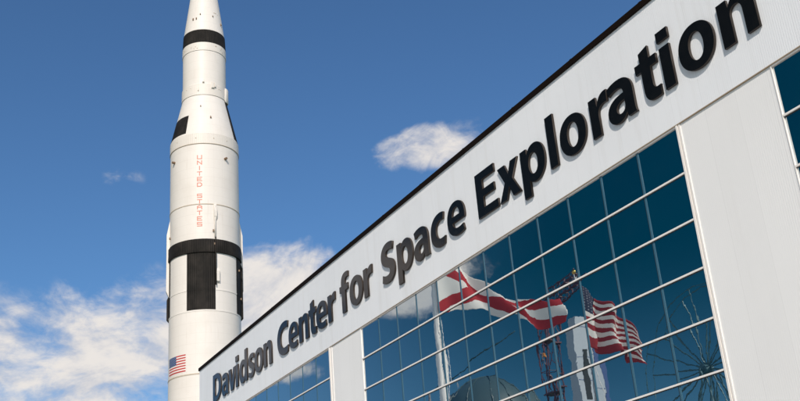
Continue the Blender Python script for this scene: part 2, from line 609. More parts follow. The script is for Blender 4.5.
# ------------------------------------------------------------------ lettering
def flat(path, n=10):
    """path: flat list of commands -> list of 2-D points"""
    pts = []
    for c in path:
        if len(c) == 2:
            pts.append(c)
        else:
            p0 = pts[-1]
            (x1, y1), (x2, y2), (x3, y3) = (c[0], c[1]), (c[2], c[3]), (c[4], c[5])
            for k in range(1, n + 1):
                t = k / n; u = 1 - t
                pts.append((u**3 * p0[0] + 3*u*u*t*x1 + 3*u*t*t*x2 + t**3*x3, u**3 * p0[1] + 3*u*u*t*y1 + 3*u*t*t*y2 + t**3*y3))
    out = []
    for q in pts:
        if not out or (abs(q[0]-out[-1][0]) + abs(q[1]-out[-1][1])) > 1e-4:
            out.append(q)
    if abs(out[0][0]-out[-1][0]) + abs(out[0][1]-out[-1][1]) < 1e-4:
        out.pop()
    return out


def oval(cx, cy, rx, ry, n=44, e=2.15):
    o = []
    for k in range(n):
        t = 2 * math.pi * k / n
        c, s = math.cos(t), math.sin(t)
        o.append((cx + rx * math.copysign(abs(c) ** (2 / e), c), cy + ry * math.copysign(abs(s) ** (2 / e), s)))
    return o


GL = {}
GL['D'] = [flat([(0, 0), (.62, 0), (1.35, 0, 1.80, .35, 1.80, .95), (1.80, 1.52, 1.40, 1.85, .68, 1.85), (0, 1.85)]),
           flat([(.52, .38), (.52, 1.47), (.70, 1.47), (1.05, 1.47, 1.26, 1.28, 1.26, .93), (1.26, .55, 1.03, .38, .66, .38)])]
GL['a'] = [flat([(1.40, 0), (.93, 0), (.90, .15), (.80, .03, .66, -.03, .48, -.03), (.18, -.03, 0, .18, 0, .41), (0, .76, .33, .93, .84, .93),
                 (.84, 1.03, .76, 1.11, .55, 1.11), (.40, 1.11, .27, 1.07, .17, 1.01), (.08, 1.34), (.19, 1.40, .39, 1.46, .64, 1.46),
                 (1.14, 1.46, 1.34, 1.20, 1.34, .82), (1.34, .33), (1.34, .19, 1.35, .08, 1.40, 0)]),
           flat([(.85, .63), (.62, .63, .49, .57, .49, .43), (.49, .33, .56, .29, .65, .29), (.75, .29, .83, .36, .85, .45)])]
GL['v'] = [[(-.02, 1.43), (.52, 1.43), (.73, .55), (.95, 1.43), (1.45, 1.43), (.98, 0), (.46, 0)]]
GL['i'] = [[(0, 0), (.5, 0), (.5, 1.43), (0, 1.43)]]
GL['dot'] = [[(-.03, 1.58), (.53, 1.58), (.53, 1.98), (-.03, 1.98)]]
GL['l'] = [[(0, 0), (.5, 0), (.5, 2.0), (0, 2.0)]]
GL['d'] = [flat([(1.50, 2.0), (1.0, 2.0), (1.0, 1.33), (.93, 1.41, .80, 1.46, .64, 1.46), (.29, 1.46, 0, 1.17, 0, .70), (0, .26, .26, -.03, .61, -.03),
                 (.80, -.03, .96, .05, 1.04, .20), (1.07, 0), (1.50, 0)]), oval(.76, .715, .245, .37)]
GL['s'] = [flat([(.03, .08), (.15, 0, .35, -.03, .50, -.03), (.90, -.03, 1.10, .17, 1.10, .44), (1.10, .66, .98, .79, .70, .89),
                 (.54, .94, .48, .98, .48, 1.03), (.48, 1.09, .54, 1.12, .64, 1.12), (.76, 1.12, .90, 1.08, .98, 1.04), (1.06, 1.37),
                 (.95, 1.42, .80, 1.46, .62, 1.46), (.24, 1.46, .02, 1.26, .02, .99), (.02, .81, .12, .64, .43, .54), (.58, .49, .62, .46, .62, .40),
                 (.62, .34, .57, .30, .45, .30), (.33, .30, .17, .35, .09, .40)])]
GL['S'] = [flat([(.04, .10), (.18, .01, .42, -.03, .62, -.03), (1.12, -.03, 1.38, .22, 1.38, .56), (1.38, .84, 1.22, 1.0, .86, 1.13),
                 (.64, 1.21, .56, 1.26, .56, 1.34), (.56, 1.42, .64, 1.47, .78, 1.47), (.94, 1.47, 1.10, 1.43, 1.21, 1.37), (1.32, 1.77),
                 (1.18, 1.84, 1.0, 1.88, .78, 1.88), (.32, 1.88, .03, 1.62, .03, 1.28), (.03, 1.0, .20, .83, .55, .71), (.77, .63, .84, .58, .84, .50),
                 (.84, .42, .75, .37, .58, .37), (.42, .37, .23, .43, .11, .50)])]
GL['o'] = [oval(.75, .715, .75, .75), oval(.75, .715, .265, .42)]
GL['n'] = [flat([(0, 0), (.49, 0), (.49, .85), (.49, 1.0, .60, 1.08, .70, 1.08), (.83, 1.08, .88, .97, .88, .80), (.88, 0), (1.37, 0), (1.37, .88),
                 (1.37, 1.28, 1.18, 1.46, .90, 1.46), (.67, 1.46, .52, 1.33, .45, 1.22), (.43, 1.43), (0, 1.43)])]
GL['C'] = [flat([(1.70, .45), (1.63, .05), (1.50, 0, 1.30, -.03, 1.10, -.03), (.40, -.03, 0, .35, 0, .91), (0, 1.50, .45, 1.88, 1.12, 1.88),
                 (1.38, 1.88, 1.58, 1.84, 1.70, 1.78), (1.60, 1.38), (1.45, 1.43, 1.32, 1.46, 1.15, 1.46), (.78, 1.46, .54, 1.27, .54, .93),
                 (.54, .60, .76, .40, 1.14, .40), (1.32, .40, 1.52, .41, 1.70, .45)])]
GL['c'] = [flat([(1.21, .38), (1.14, .03), (1.05, -.01, .92, -.03, .78, -.03), (.30, -.03, 0, .25, 0, .70), (0, 1.13, .32, 1.46, .83, 1.46),
                 (.98, 1.46, 1.10, 1.44, 1.21, 1.40), (1.13, 1.04), (1.05, 1.07, .97, 1.08, .87, 1.08), (.65, 1.08, .50, .93, .50, .72),
                 (.50, .48, .66, .35, .87, .35), (1.0, .35, 1.10, .35, 1.21, .38)])]
GL['e'] = [flat([(.47, .55), (1.39, .55), (1.41, .62, 1.42, .68, 1.42, .76), (1.42, 1.14, 1.20, 1.46, .74, 1.46), (.27, 1.46, 0, 1.12, 0, .70),
                 (0, .24, .30, -.03, .80, -.03), (1.0, -.03, 1.17, 0, 1.31, .05), (1.24, .38), (1.12, .34, 1.0, .32, .86, .32), (.64, .32, .48, .40, .47, .55)]),
           flat([(.46, .86), (.97, .86), (.97, 1.02, .90, 1.15, .72, 1.15), (.54, 1.15, .47, .99, .46, .86)])]
GL['t'] = [flat([(0, 1.43), (.25, 1.43), (.25, 1.74), (.73, 1.86), (.73, 1.43), (1.03, 1.43), (1.03, 1.07), (.73, 1.07), (.73, .54),
                 (.73, .41, .78, .36, .88, .36), (.93, .36, .97, .36, 1.01, .37), (1.01, 0), (.91, -.03, .80, -.03, .70, -.03),
                 (.38, -.03, .25, .15, .25, .48), (.25, 1.07), (0, 1.07)])]
GL['r'] = [flat([(0, 0), (.49, 0), (.49, .70), (.49, .92, .62, 1.0, .80, 1.0), (.86, 1.0, .91, .99, .97, .98), (1.0, 1.45), (.72, 1.50, .52, 1.35, .44, 1.15), (.42, 1.43), (0, 1.43)])]
GL['f'] = [flat([(.22, 0), (.71, 0), (.71, 1.07), (1.02, 1.07), (1.02, 1.43), (.71, 1.43), (.71, 1.50), (.71, 1.63, .78, 1.69, .90, 1.69), (.97, 1.69, 1.02, 1.68, 1.08, 1.66),
                 (1.12, 1.98), (1.02, 2.02, .92, 2.03, .82, 2.03), (.42, 2.03, .22, 1.82, .22, 1.50), (.22, 1.43), (0, 1.43), (0, 1.07), (.22, 1.07)])]
GL['p'] = [flat([(0, -.46), (.49, -.46), (.49, .08), (.57, 0, .70, -.03, .83, -.03), (1.18, -.03, 1.52, .24, 1.52, .74), (1.52, 1.20, 1.24, 1.46, .92, 1.46),
                 (.70, 1.46, .54, 1.37, .45, 1.23), (.43, 1.43), (0, 1.43)]), oval(.765, .715, .25, .37)]
GL['E'] = [[(0, 0), (1.49, 0), (1.49, .38), (.53, .38), (.53, .76), (1.32, .76), (1.32, 1.12), (.53, 1.12), (.53, 1.47), (1.40, 1.47), (1.40, 1.85), (0, 1.85)]]
GL['x'] = [[(0, 1.43), (.55, 1.43), (.73, 1.03), (.92, 1.43), (1.44, 1.43), (1.0, .73), (1.46, 0), (.90, 0), (.71, .42), (.50, 0), (-.03, 0), (.42, .71)]]


def glyph_mesh(name, contours_list, depth, bevel=.007):
    cu_ = bpy.data.curves.new(name, 'CURVE')
    cu_.dimensions = '2D'
    cu_.fill_mode = 'BOTH'
    cu_.extrude = depth / 2 - bevel
    cu_.bevel_depth = bevel
    cu_.bevel_resolution = 1
    cu_.offset = -bevel - .027
    for c in contours_list:
        s = cu_.splines.new('POLY')
        s.points.add(len(c) - 1)
        for k, (x, y) in enumerate(c):
            s.points[k].co = (x, y, 0, 1)
        s.use_cyclic_u = True
    ob = bpy.data.objects.new(name + '_tmp', cu_)
    COL.objects.link(ob)
    bpy.context.view_layer.update()
    dg = bpy.context.evaluated_depsgraph_get()
    me = bpy.data.meshes.new_from_object(ob.evaluated_get(dg))
    me.name = name
    bpy.data.objects.remove(ob)
    bpy.data.curves.remove(cu_)
    # stand upright: x stays, y -> z, front faces -Y
    me.transform(Matrix.Rotation(R(90), 4, 'X'))
    me.materials.clear()
    me.materials.append(M_letter)
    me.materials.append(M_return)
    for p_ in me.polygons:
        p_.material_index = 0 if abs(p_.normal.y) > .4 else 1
    me.update()
    return me


TEXT = [('D', -44.60), ('a', -42.72), ('v', -41.36), ('i', -39.93), ('d', -39.22), ('s', -37.56), ('o', -36.44), ('n', -34.86),
        ('C', -32.60), ('e', -30.86), ('n', -29.34), ('t', -27.95), ('e', -26.93), ('r', -25.40),
        ('f', -23.88), ('o', -22.74), ('r', -21.14),
        ('S', -19.22), ('p', -17.64), ('a', -16.05), ('c', -14.52), ('e', -13.12),
        ('E', -10.78), ('x', -9.22), ('p', -7.66), ('l', -5.95), ('o', -5.26), ('r', -3.54), ('a', -2.66), ('t', -1.14), ('i', 0.0), ('o', .74), ('n', 2.43)]
DEP = .09
sign = empty('building_sign', (-20.9, -.115, T + 1.19), 'large raised black lettering running along the white fascia under the roof edge', 'sign')
cache = {}
for ch, x in TEXT:
    if ch not in cache:
        cache[ch] = glyph_mesh('letter', GL[ch], DEP)
        if ch == 'i':
            cache['dot'] = glyph_mesh('dot', GL['dot'], DEP)
    o = bpy.data.objects.new('letter', cache[ch])
    COL.objects.link(o)
    o.parent = sign
    o.location = (x + 20.9, 0, 0)
    o.rotation_euler = (random.gauss(0, .0015), 0, random.gauss(0, .003))
    o['label'] = 'black %s letter %s' % ('capital' if ch.isupper() else 'lower case', ch)
    if ch == 'i':
        dt = bpy.data.objects.new('dot', cache['dot'])
        COL.objects.link(dt)
        dt.parent = o

# ------------------------------------------------------------------ rocket
AZ = -16.9                                           # side of the rocket turned to the plaza
RX, RY = -115.194, 20.768
rk = empty('moon_rocket', (RX, RY, 0), 'towering white moon rocket with black bands and red vertical lettering beyond the building end', 'rocket', rz=R(AZ))
R1, R3 = 5.03, 3.30
SM = dict(smooth=True, sharp=35)
# base: stand, engines, fins
m = MB(); m.lathe([(1.9, 4.6), (1.9, 5.7), (3.6, 5.6), (8.0, 5.03)], 96); m.build('engine_skirt', M_rw, rk, **SM)
for k in range(4):
    a = R(45 + 90 * k)
    m = MB(); m.lathe([(2.0, 1.5), (1.2, 1.7), (.25, 1.85), (.25, 1.70), (1.9, 1.3)], 32, cx=3.4 * math.cos(a), cy=3.4 * math.sin(a)); m.build('engine_nozzle', M_steel, rk, **SM)
    c, s = math.cos(a), math.sin(a)
    m = MB()
    P = []
    for (r, z) in ((4.9, 2.2), (9.2, 1.6), (8.6, 4.2), (5.0, 8.5)):
        P.append((r, z))
    t_ = .18
    lo = [(r * c - s * t_, r * s + c * t_, z) for r, z in P]
    hi = [(r * c + s * t_, r * s - c * t_, z) for r, z in P]
    m.hexa(lo + hi)
    m.build('fin', M_rw, rk)
m = MB(); m.box(-4, 4, -4, 4, .05, .55)
for sx in (-1, 1):
    for sy in (-1, 1):
        m.box(sx * 4.6 - .4, sx * 4.6 + .4, sy * 1.0 - .4, sy * 1.0 + .4, .05, 1.95)
m.build('launch_stand', M_steel, rk)
prof = [(8.0, R1), (20.0, R1), (20.02, R1 + .04), (20.3, R1 + .04), (20.32, R1), (33.45, R1), (33.47, R1 + .03), (33.62, R1 + .03), (33.64, R1), (42.2, R1), (42.22, R1 + .035), (42.42, R1 + .035), (42.44, R1), (45.2, R1),
        (45.22, R1 + .04), (45.42, R1 + .04), (45.44, R1), (50.76, R1)]
m = MB(); m.lathe(prof, 128); m.build('first_stage', M_rw, rk, **SM)
m = MB(); m.lathe([(50.74, R1 - .1), (50.74, R1 + .19), (50.84, R1 + .22), (51.7, R1 + .19), (52.62, R1 + .20), (52.74, R1 + .14), (52.74, R1 - .1)], 128)
m.build('black_band', M_rb, rk, **SM)
for k in range(4):
    a0 = -29.3 + 90 * k
    m = MB(); m.shell(42.42, 45.2, R1, R1, a0, a0 + 45.7, .045, 16); m.shell(45.44, 50.74, R1, R1, a0, a0 + 45.7, .045, 16)
    m.shell(45.2, 45.44, R1, R1, a0, a0 + 45.7, .07, 16)
    m.build('black_panel', M_rb, rk)
prof = [(52.74, R1), (58.0, R1), (58.02, R1 + .035), (58.14, R1 + .035), (58.16, R1), (67.7, R1)]
m = MB(); m.lathe(prof, 128); m.build('second_stage', M_rw, rk, **SM)
m = MB(); m.lathe([(67.70, R1), (67.70, R1 + .07), (69.40, R1 + .07), (69.45, R1)], 128); m.build('forward_ring', M_rr, rk, **SM)
for z0_, z1_, d0_, d1_ in ((58.02, 58.14, .036, .05), (33.47, 33.62, .03, .045), (67.66, 67.74, 0, .085)):
    m = MB(); m.lathe([(z0_, R1 + d0_), (z0_, R1 + d1_), (z1_, R1 + d1_), (z1_, R1 + d0_)], 128)
    m.build('seam_ring', M_seam, rk)
zc0, zc1, rc1 = 69.45, 76.71, 3.36
m = MB(); m.lathe([(zc0, R1), (zc1, rc1)], 128); m.build('interstage_cone', M_rw, rk, **SM)
def rc(z): return R1 + (rc1 - R1) * (z - zc0) / (zc1 - zc0)
for (a0, a1, z1) in ((-118, -33, 73.0), (62, 107, zc1 - .25)):
    m = MB(); m.shell(zc0 + .25, z1, rc(zc0 + .25), rc(z1), a0, a1, .04, 18); m.build('black_panel', M_rb, rk)
m = MB(); m.lathe([(76.71, 3.3), (76.71, 3.45), (78.6, 3.42), (78.71, 3.3)], 96); m.build('aft_skirt', M_rr, rk, **SM)
m = MB(); m.lathe([(78.71, R3), (84.55, R3)], 96); m.build('third_stage', M_rw, rk, **SM)
m = MB(); m.lathe([(84.55, R3), (84.55, R3 + .07), (85.95, R3 + .06), (85.99, R3)], 96); m.build('forward_ring', M_rr, rk, **SM)
m = MB(); m.lathe([(85.99, R3), (85.99, R3 + .05), (88.32, R3 - .06), (88.32, R3 - .12)], 96); m.build('black_band', M_rb, rk, **SM)
m = MB(); m.lathe([(88.32, 3.19), (95.9, 2.17), (97.0, 2.02)], 96); m.build('adapter_cone', M_rw, rk, **SM)
m = MB(); m.lathe([(97.0, 2.02), (97.0, 1.95), (104.4, 1.95)], 96); m.build('service_module', M_steel, rk, **SM)
m = MB(); m.lathe([(104.4, 1.95), (107.9, .45), (108.2, 0.0)], 96); m.build('command_capsule', M_rw, rk, **SM)
m = MB(); m.lathe([(109.9, .38), (110.4, .33), (115.2, .33), (116.3, .02)], 24)
for k in range(4):
    a = R(45 + 90 * k)
    m.tube((.55 * math.cos(a), .55 * math.sin(a), 107.6), (.3 * math.cos(a), .3 * math.sin(a), 110.0), .05, .05, 6)
m.build('escape_tower', M_rw, rk, **SM)


def on(a, r, z):
    return Vector((r * math.cos(R(a)), r * math.sin(R(a)), z))


def fairing(a, z0, z1, wd, dp, r, taper=1.2, top=True, mat=None, name='fairing'):
    """a raised duct running up the skin with sloping ends"""
    m = MB()
    e = Vector((-math.sin(R(a)), math.cos(R(a)), 0)) * wd / 2
    n_ = Vector((math.cos(R(a)), math.sin(R(a)), 0))
    zs = [(z0, -.05), (z0 + taper * .5, dp), (z1 - taper, dp), (z1, -.05)]
    for (za, da), (zb, db) in zip(zs[:-1], zs[1:]):
        b0, b1 = on(a, r - .12, za), on(a, r - .12, zb)
        f0, f1 = on(a, r + da, za), on(a, r + db, zb)
        m.hexa([b0 - e, b0 + e, f0 + e * .8, f0 - e * .8, b1 - e, b1 + e, f1 + e * .8, f1 - e * .8])
    return m.build(name, mat or M_rr, rk)


for a in (-86, 94):
    fairing(a, 45.3, 57.4, .8, .42, R1, 2.4)
fairing(88, 42.0, 50.6, .7, .30, R1 + .04, .8, mat=M_rb)
fairing(-88, 42.0, 46.0, .6, .28, R1 + .04, .8, mat=M_rb)
# systems tunnel with clamps beside the front black panel
m = MB()
m.tube(on(16.2, R1 + .16, 53.0), on(16.2, R1 + .16, 57.9), .11, .09, 8)
m.build('systems_tunnel', M_rr, rk, smooth=True)
m = MB(); m.tube(on(16.6, R1 + .30, 45.9), on(16.6, R1 + .30, 53.0), .09, .09, 8)
m.build('systems_tunnel', M_rb, rk, smooth=True)
fairing(20.0, 46.2, 48.6, .55, .32, R1, .6)
fairing(16.8, 55.4, 58.6, .5, .30, R1, 1.6)
for a, z in ((13.5, 54.0), (15.8, 52.0), (-75, 54.2), (-79, 52.2), (70, 49.0), (79, 45.0)):
    m = MB()
    p = on(a, R1 + .1, z)
    m.box(p.x - .12, p.x + .16, p.y - .10, p.y + .10, z - .14, z + .14)
    m.build('clamp', M_nub, rk)
# hold points on the second stage that throw long shadows
for a in (-59, 36, 121, -149):
    m = MB()
    m.tube(on(a, R1 - .1, 65.6), on(a, R1 + .42, 65.6), .22, .17, 12)
    m.build('attach_fitting', M_nub, rk, smooth=True, sharp=40)
# fittings on the third stage and its skirts
for a, z, r, sx, sz in ((-2.5, 79.0, 3.42, .16, .3), (21, 78.4, 3.42, .22, .65), (27, 78.5, 3.42, .12, .5), (-15, 77.6, 3.42, .07, .3), (-8, 74.5, rc(74.5), .08, .12),
                        (12, 72.4, rc(72.4), .12, .2), (-35, 90.6, 2.87, .10, .22), (-24, 90.6, 2.87, .09, .20), (-12, 91.4, 2.76, .09, .13), (60, 90.3, 2.90, .10, .2), (28, 91.2, 2.80, .07, .12)):
    m = MB()
    p = on(a, r, z)
    e = Vector((-math.sin(R(a)), math.cos(R(a)), 0)) * sx
    n_ = Vector((math.cos(R(a)), math.sin(R(a)), 0)) * .22
    m.hexa([p - e - Vector((0, 0, sz)), p + e - Vector((0, 0, sz)), p + e * .8 + n_ - Vector((0, 0, sz * .7)), p - e * .8 + n_ - Vector((0, 0, sz * .7)),
            p - e * .5 + Vector((0, 0, sz)), p + e * .5 + Vector((0, 0, sz)), p + e * .4 + n_ * .5 + Vector((0, 0, sz)), p - e * .4 + n_ * .5 + Vector((0, 0, sz))])
    m.build('small_fairing', M_rr if sz > .25 else M_nub, rk)
for k in range(26):
    a, z = random.uniform(-80, 80), random.choice((85.2, 85.5, 84.9, 92.0, 78.0, 68.6))
    r = {92.0: 2.70, 78.0: 3.43, 68.6: R1 + .07}.get(z, R3 + .06)
    m = MB(); q = on(a, r, z); m.tube(q - q.normalized() * .01 * 0, on(a, r + .05, z), .05 + random.random() * .05, .05, 8)
    m.build('rivet_plate', M_seam, rk)
for a in (76, 196):                                   # attitude control pods
    m = MB()
    i0 = []
    for j, (z, s_) in enumerate(((76.45, .6), (76.6, .75), (78.75, .75), (78.9, .6))):
        for k in range(12):
            t = math.pi * k / 11 - math.pi / 2
            c = on(a, 3.36, z)
            nx = Vector((math.cos(R(a)), math.sin(R(a)), 0)); ex = Vector((-math.sin(R(a)), math.cos(R(a)), 0))
            m.v.append(tuple(c + nx * .36 * s_ / .75 * math.cos(t) + ex * s_ * math.sin(t)))
    for j in range(3):
        for k in range(11):
            m.f.append((j * 12 + k, j * 12 + k + 1, (j + 1) * 12 + k + 1, (j + 1) * 12 + k))
    m.f.append(tuple(range(11, -1, -1))); m.f.append(tuple(36 + k for k in range(12)))
    m.build('control_pod', M_rr, rk, smooth=True, sharp=40)

# vertical red lettering, block strokes laid on the skin
SEG = {'U': [(0, 0, 0, 1), (1, 0, 1, 1), (0, 0, 1, 0)], 'N': [(0, 0, 0, 1), (1, 0, 1, 1), (0, 1, 1, 0)], 'I': [(.5, 0, .5, 1)],
       'T': [(0, 1, 1, 1), (.5, 0, .5, 1)], 'E': [(0, 0, 0, 1), (0, 0, 1, 0), (0, 1, 1, 1), (0, .5, .8, .5)],
       'D': [(0, 0, 0, 1), (0, 1, .7, 1), (0, 0, .7, 0), (.7, 1, 1, .7), (1, .7, 1, .3), (1, .3, .7, 0)],
       'S': [(0, 0, 1, 0), (1, 0, 1, .5), (0, .5, 1, .5), (0, .5, 0, 1), (0, 1, 1, 1)],
       'A': [(0, 0, 0, .7), (1, 0, 1, .7), (0, .7, .5, 1), (.5, 1, 1, .7), (0, .42, 1, .42)]}
zc = 65.75
for ch in 'UNITED STATES':
    if ch != ' ':
        m = MB()
        w_, h_, th = .60, .54, .066
        for x0, y0, x1, y1 in SEG[ch]:
            p0 = Vector((x0 * w_, y0 * h_)); p1 = Vector((x1 * w_, y1 * h_))
            d = (p1 - p0).normalized(); n_ = Vector((-d.y, d.x)) * th; d = d * th
            q = [p0 - d - n_, p1 + d - n_, p1 + d + n_, p0 - d + n_]
            def skin(p, k):
                a = -8.3 + math.degrees((p.x - w_ / 2) / R1)
                return on(a, R1 + k, zc - h_ + p.y)
            m.hexa([skin(p, -.02) for p in q] + [skin(p, .018) for p in q])
        o = m.build('letter', M_red, rk)
        o['label'] = 'faded red painted letter %s' % ch
    zc -= .875

# flag decal on the first stage
m = MB(); m.shell(34.05, 36.40, R1, R1, -73, -31, .012, 16); dec = m.build('flag_decal', M_flagwhite, rk)
m = MB()
for k in range(0, 13, 2):
    z1 = 36.40 - k * 2.35 / 13; z0 = z1 - 2.35 / 13
    m.shell(z0, z1, R1, R1, -73 if k > 6 else -50, -31, .020, 16)
m.build('red_stripe', M_flagred, dec)
m = MB(); m.shell(36.40 - 7 * 2.35 / 13, 36.40, R1, R1, -73, -50, .028, 8); cant = m.build('canton', M_flagblue, dec)
m = MB()
for r_ in range(9):
    for c_ in range(6 if r_ % 2 == 0 else 5):
        a = -73 + 23 * (c_ + (.5 if r_ % 2 == 0 else 1.0)) / 6
        z = 36.40 - 7 * 2.35 / 13 * (r_ + .5) / 9
        m.shell(z - .028, z + .028, R1, R1, a - .32, a + .32, .034, 1)
m.build('stars', M_flagwhite, dec)

# ------------------------------------------------------------------ flagpoles and flags (seen mirrored in the glass)
def catmull(P, t):
    n = len(P) - 1
    x = t * n
    i = min(int(x), n - 1)
    f = x - i
    p0, p1, p2, p3 = (Vector(P[max(i - 1, 0)]), Vector(P[i]), Vector(P[i + 1]), Vector(P[min(i + 2, n)]))
    return 0.5 * ((2 * p1) + (-p0 + p2) * f + (2 * p0 - 5 * p1 + 4 * p2 - p3) * f * f + (-p0 + 3 * p1 - 3 * p2 + p3) * f ** 3)


def flag_mesh(name, top, bot, mat, nu=110, nv=48, amp=.32, seed=0, vwarp=1.0, uwarp=1.0, parent=None, label=None):
    vs, uvs, fs = [], [], []
    for j in range(nv + 1):
        for i in range(nu + 1):
            u, v = i / nu, j / nv
            a, b = catmull(top, u), catmull(bot, u)
            p = b.lerp(a, v)
            g_ = min(1, u * 3) * amp
            ph = u * 17 + v * 3.4 + seed
            nz = mnoise.noise(Vector((u * 4 + seed, v * 1.5, seed)))
            p += Vector((.85, -.25, 0)) * g_ * (math.sin(ph) * .55 + .8 * nz)
            p += Vector((.1, .0, 1)) * g_ * .20 * (math.sin(ph * 1.35 + 1.1) + nz)
            vs.append(p)
            uvs.append((u ** uwarp, v ** vwarp))
    for j in range(nv):
        for i in range(nu):
            k = j * (nu + 1) + i
            fs.append((k, k + 1, k + nu + 2, k + nu + 1))
    me = bpy.data.meshes.new(name)
    me.from_pydata([tuple(v) for v in vs], [], fs)
    uvl = me.uv_layers.new(name='UVMap')
    for lp in me.loops:
        uvl.data[lp.index].uv = uvs[lp.vertex_index]
    me.polygons.foreach_set('use_smooth', [True] * len(me.polygons))
    me.materials.append(mat)
    o = bpy.data.objects.new(name, me)
    COL.objects.link(o)
    s = o.modifiers.new('cloth_thickness', 'SOLIDIFY')
    s.thickness = .012
    return o


def cloth(name, fn):
    m, t, b = new_mat(name)
    uv = t.n('ShaderNodeTexCoord').outputs['UV']
    s = t.n('ShaderNodeSeparateXYZ'); t.l(uv, s.inputs[0])
    c = fn(t, s.outputs[0], s.outputs[1])
    t.l(c, b.inputs['Base Color'])
    b.inputs['Roughness'].default_value = .75
    tr = t.n('ShaderNodeBsdfTranslucent'); t.l(c, tr.inputs[0])
    mx = t.n('ShaderNodeMixShader'); mx.inputs[0].default_value = .08
    t.l(b.outputs[0], mx.inputs[1]); t.l(tr.outputs[0], mx.inputs[2])
    t.l(mx.outputs[0], m.node_tree.nodes['Material Output'].inputs[0])
    return m


def saltire(t, u, v):
    d1 = t.m('ABSOLUTE', t.m('SUBTRACT', u, v))
    d2 = t.m('ABSOLUTE', t.m('SUBTRACT', t.m('ADD', u, v), 1.0))
    k = t.m('LESS_THAN', t.m('MINIMUM', d1, d2), t.m('MULTIPLY_ADD', t.m('MULTIPLY', u, u), .10, .12))
    return t.mix(k, (.84, .81, .76), (.40, .010, .018))


def stripes(t, u, v):
    st = t.m('LESS_THAN', t.m('FRACT', t.m('MULTIPLY', v, 6.5)), .5)
    c = t.mix(st, (.82, .78, .72), (.30, .012, .020))
    can = t.m('MULTIPLY', t.m('LESS_THAN', u, .24), t.m('GREATER_THAN', v, 6 / 13))
    # star rows
    fu = t.m('SUBTRACT', t.m('FRACT', t.m('MULTIPLY', u, 6 / .24)), .5)
    fv = t.m('SUBTRACT', t.m('FRACT', t.m('MULTIPLY', v, 9 / (7 / 13))), .5)
    star = t.m('LESS_THAN', t.m('ADD', t.m('MULTIPLY', fu, fu), t.m('MULTIPLY', fv, fv)), .025)
    cc = t.mix(star, (.010, .014, .05), (.35, .36, .4))
    return t.mix(can, c, cc)


A_TOP = [(-45.0, -18.0, 26.94), (-45.0, -19.0, 27.02), (-44.89, -20.0, 26.74), (-44.72, -21.0, 25.93), (-44.4, -22.0, 25.16), (-43.37, -23.0, 24.26), (-42.34, -24.0, 23.6), (-41.53, -25.0, 23.35), (-40.81, -26.0, 23.36)]
A_BOT = [(-45.1, -18.0, 23.0), (-45.2, -19.0, 23.15), (-45.2, -20.0, 23.37), (-45.09, -21.0, 23.34), (-44.53, -22.0, 23.08), (-43.46, -23.0, 22.5), (-42.72, -24.0, 21.87), (-42.01, -25.0, 21.25), (-40.91, -26.0, 21.24)]
B_TOP = [(-27.7, -18.0, 19.77), (-27.59, -18.6, 19.30), (-27.54, -19.2, 18.75), (-27.42, -19.8, 18.15), (-27.28, -20.3, 17.6), (-27.21, -20.8, 16.95), (-27.18, -21.2, 16.2), (-27.34, -21.6, 15.55)]
B_BOT = [(-27.8, -18.0, 15.84), (-28.1, -18.5, 15.59), (-28.18, -19.0, 15.58), (-27.96, -19.5, 15.48), (-27.79, -20.0, 15.21), (-27.59, -20.5, 15.06), (-27.4, -21.0, 14.85), (-27.27, -21.5, 14.77)]
fa = flag_mesh('flag', A_TOP, A_BOT, cloth('saltire_flag_cloth', saltire), seed=1.7, amp=.44)
tag(fa, 'white flag with a red diagonal cross streaming from its pole, mirrored in the glass', 'flag')
fb = flag_mesh('flag', B_TOP, B_BOT, cloth('striped_flag_cloth', stripes), seed=4.1, amp=.62, vwarp=1.5, uwarp=1.0)
tag(fb, 'red and white striped flag with dark starred corner, mirrored in the glass', 'flag')


def flagpole(x, y, h, r, label, mat, ztop, zbot):
    e = empty('flagpole', (x, y, 0), label, 'flagpole', 'flagpoles on the plaza')
    m = MB(); m.tube((0, 0, .06), (0, 0, h), r, r * .55, 20); m.build('pole', mat, e, smooth=True, sharp=40)
    m = MB(); m.lathe([(.061, .0), (.061, r * 2.4), (.14, r * 2.3), (.3, r * 1.1)], 24); m.build('base_collar', M_steel, e, smooth=True)
    bm = bmesh.new(); bmesh.ops.create_uvsphere(bm, u_segments=20, v_segments=12, radius=.16)
    me = bpy.data.meshes.new('finial'); bm.to_mesh(me); bm.free(); me.materials.append(M_gold)
    me.polygons.foreach_set('use_smooth', [True] * len(me.polygons))
    o = bpy.data.objects.new('finial', me); COL.objects.link(o); o.parent = e; o.location = (0, 0, h + .15)
    m = MB()
    sl = .45 if r < .2 else .0
    pts = [(r + .04, 0, h - .2), (r + .05, -.03, ztop), (r + .06, -.05, zbot), (r + .05 + sl, -.2, zbot - 3), (r + .05 + sl, -.2, zbot - 7), (r + .1, 0, 1.4)]
    for a, b in zip(pts[:-1], pts[1:]):
        m.tube(a, b, .025, .025, 5)
    m.build('halyard', M_polew, e)
    return e


flagpole(-45.50, -18, 28.6, .36, 'thick white flagpole carrying the white flag with the red diagonal cross', M_polew, 26.9, 23)
flagpole(-28.1, -18, 20.3, .10, 'slim grey flagpole carrying the red and white striped flag', M_steel, 19.7, 15.8)

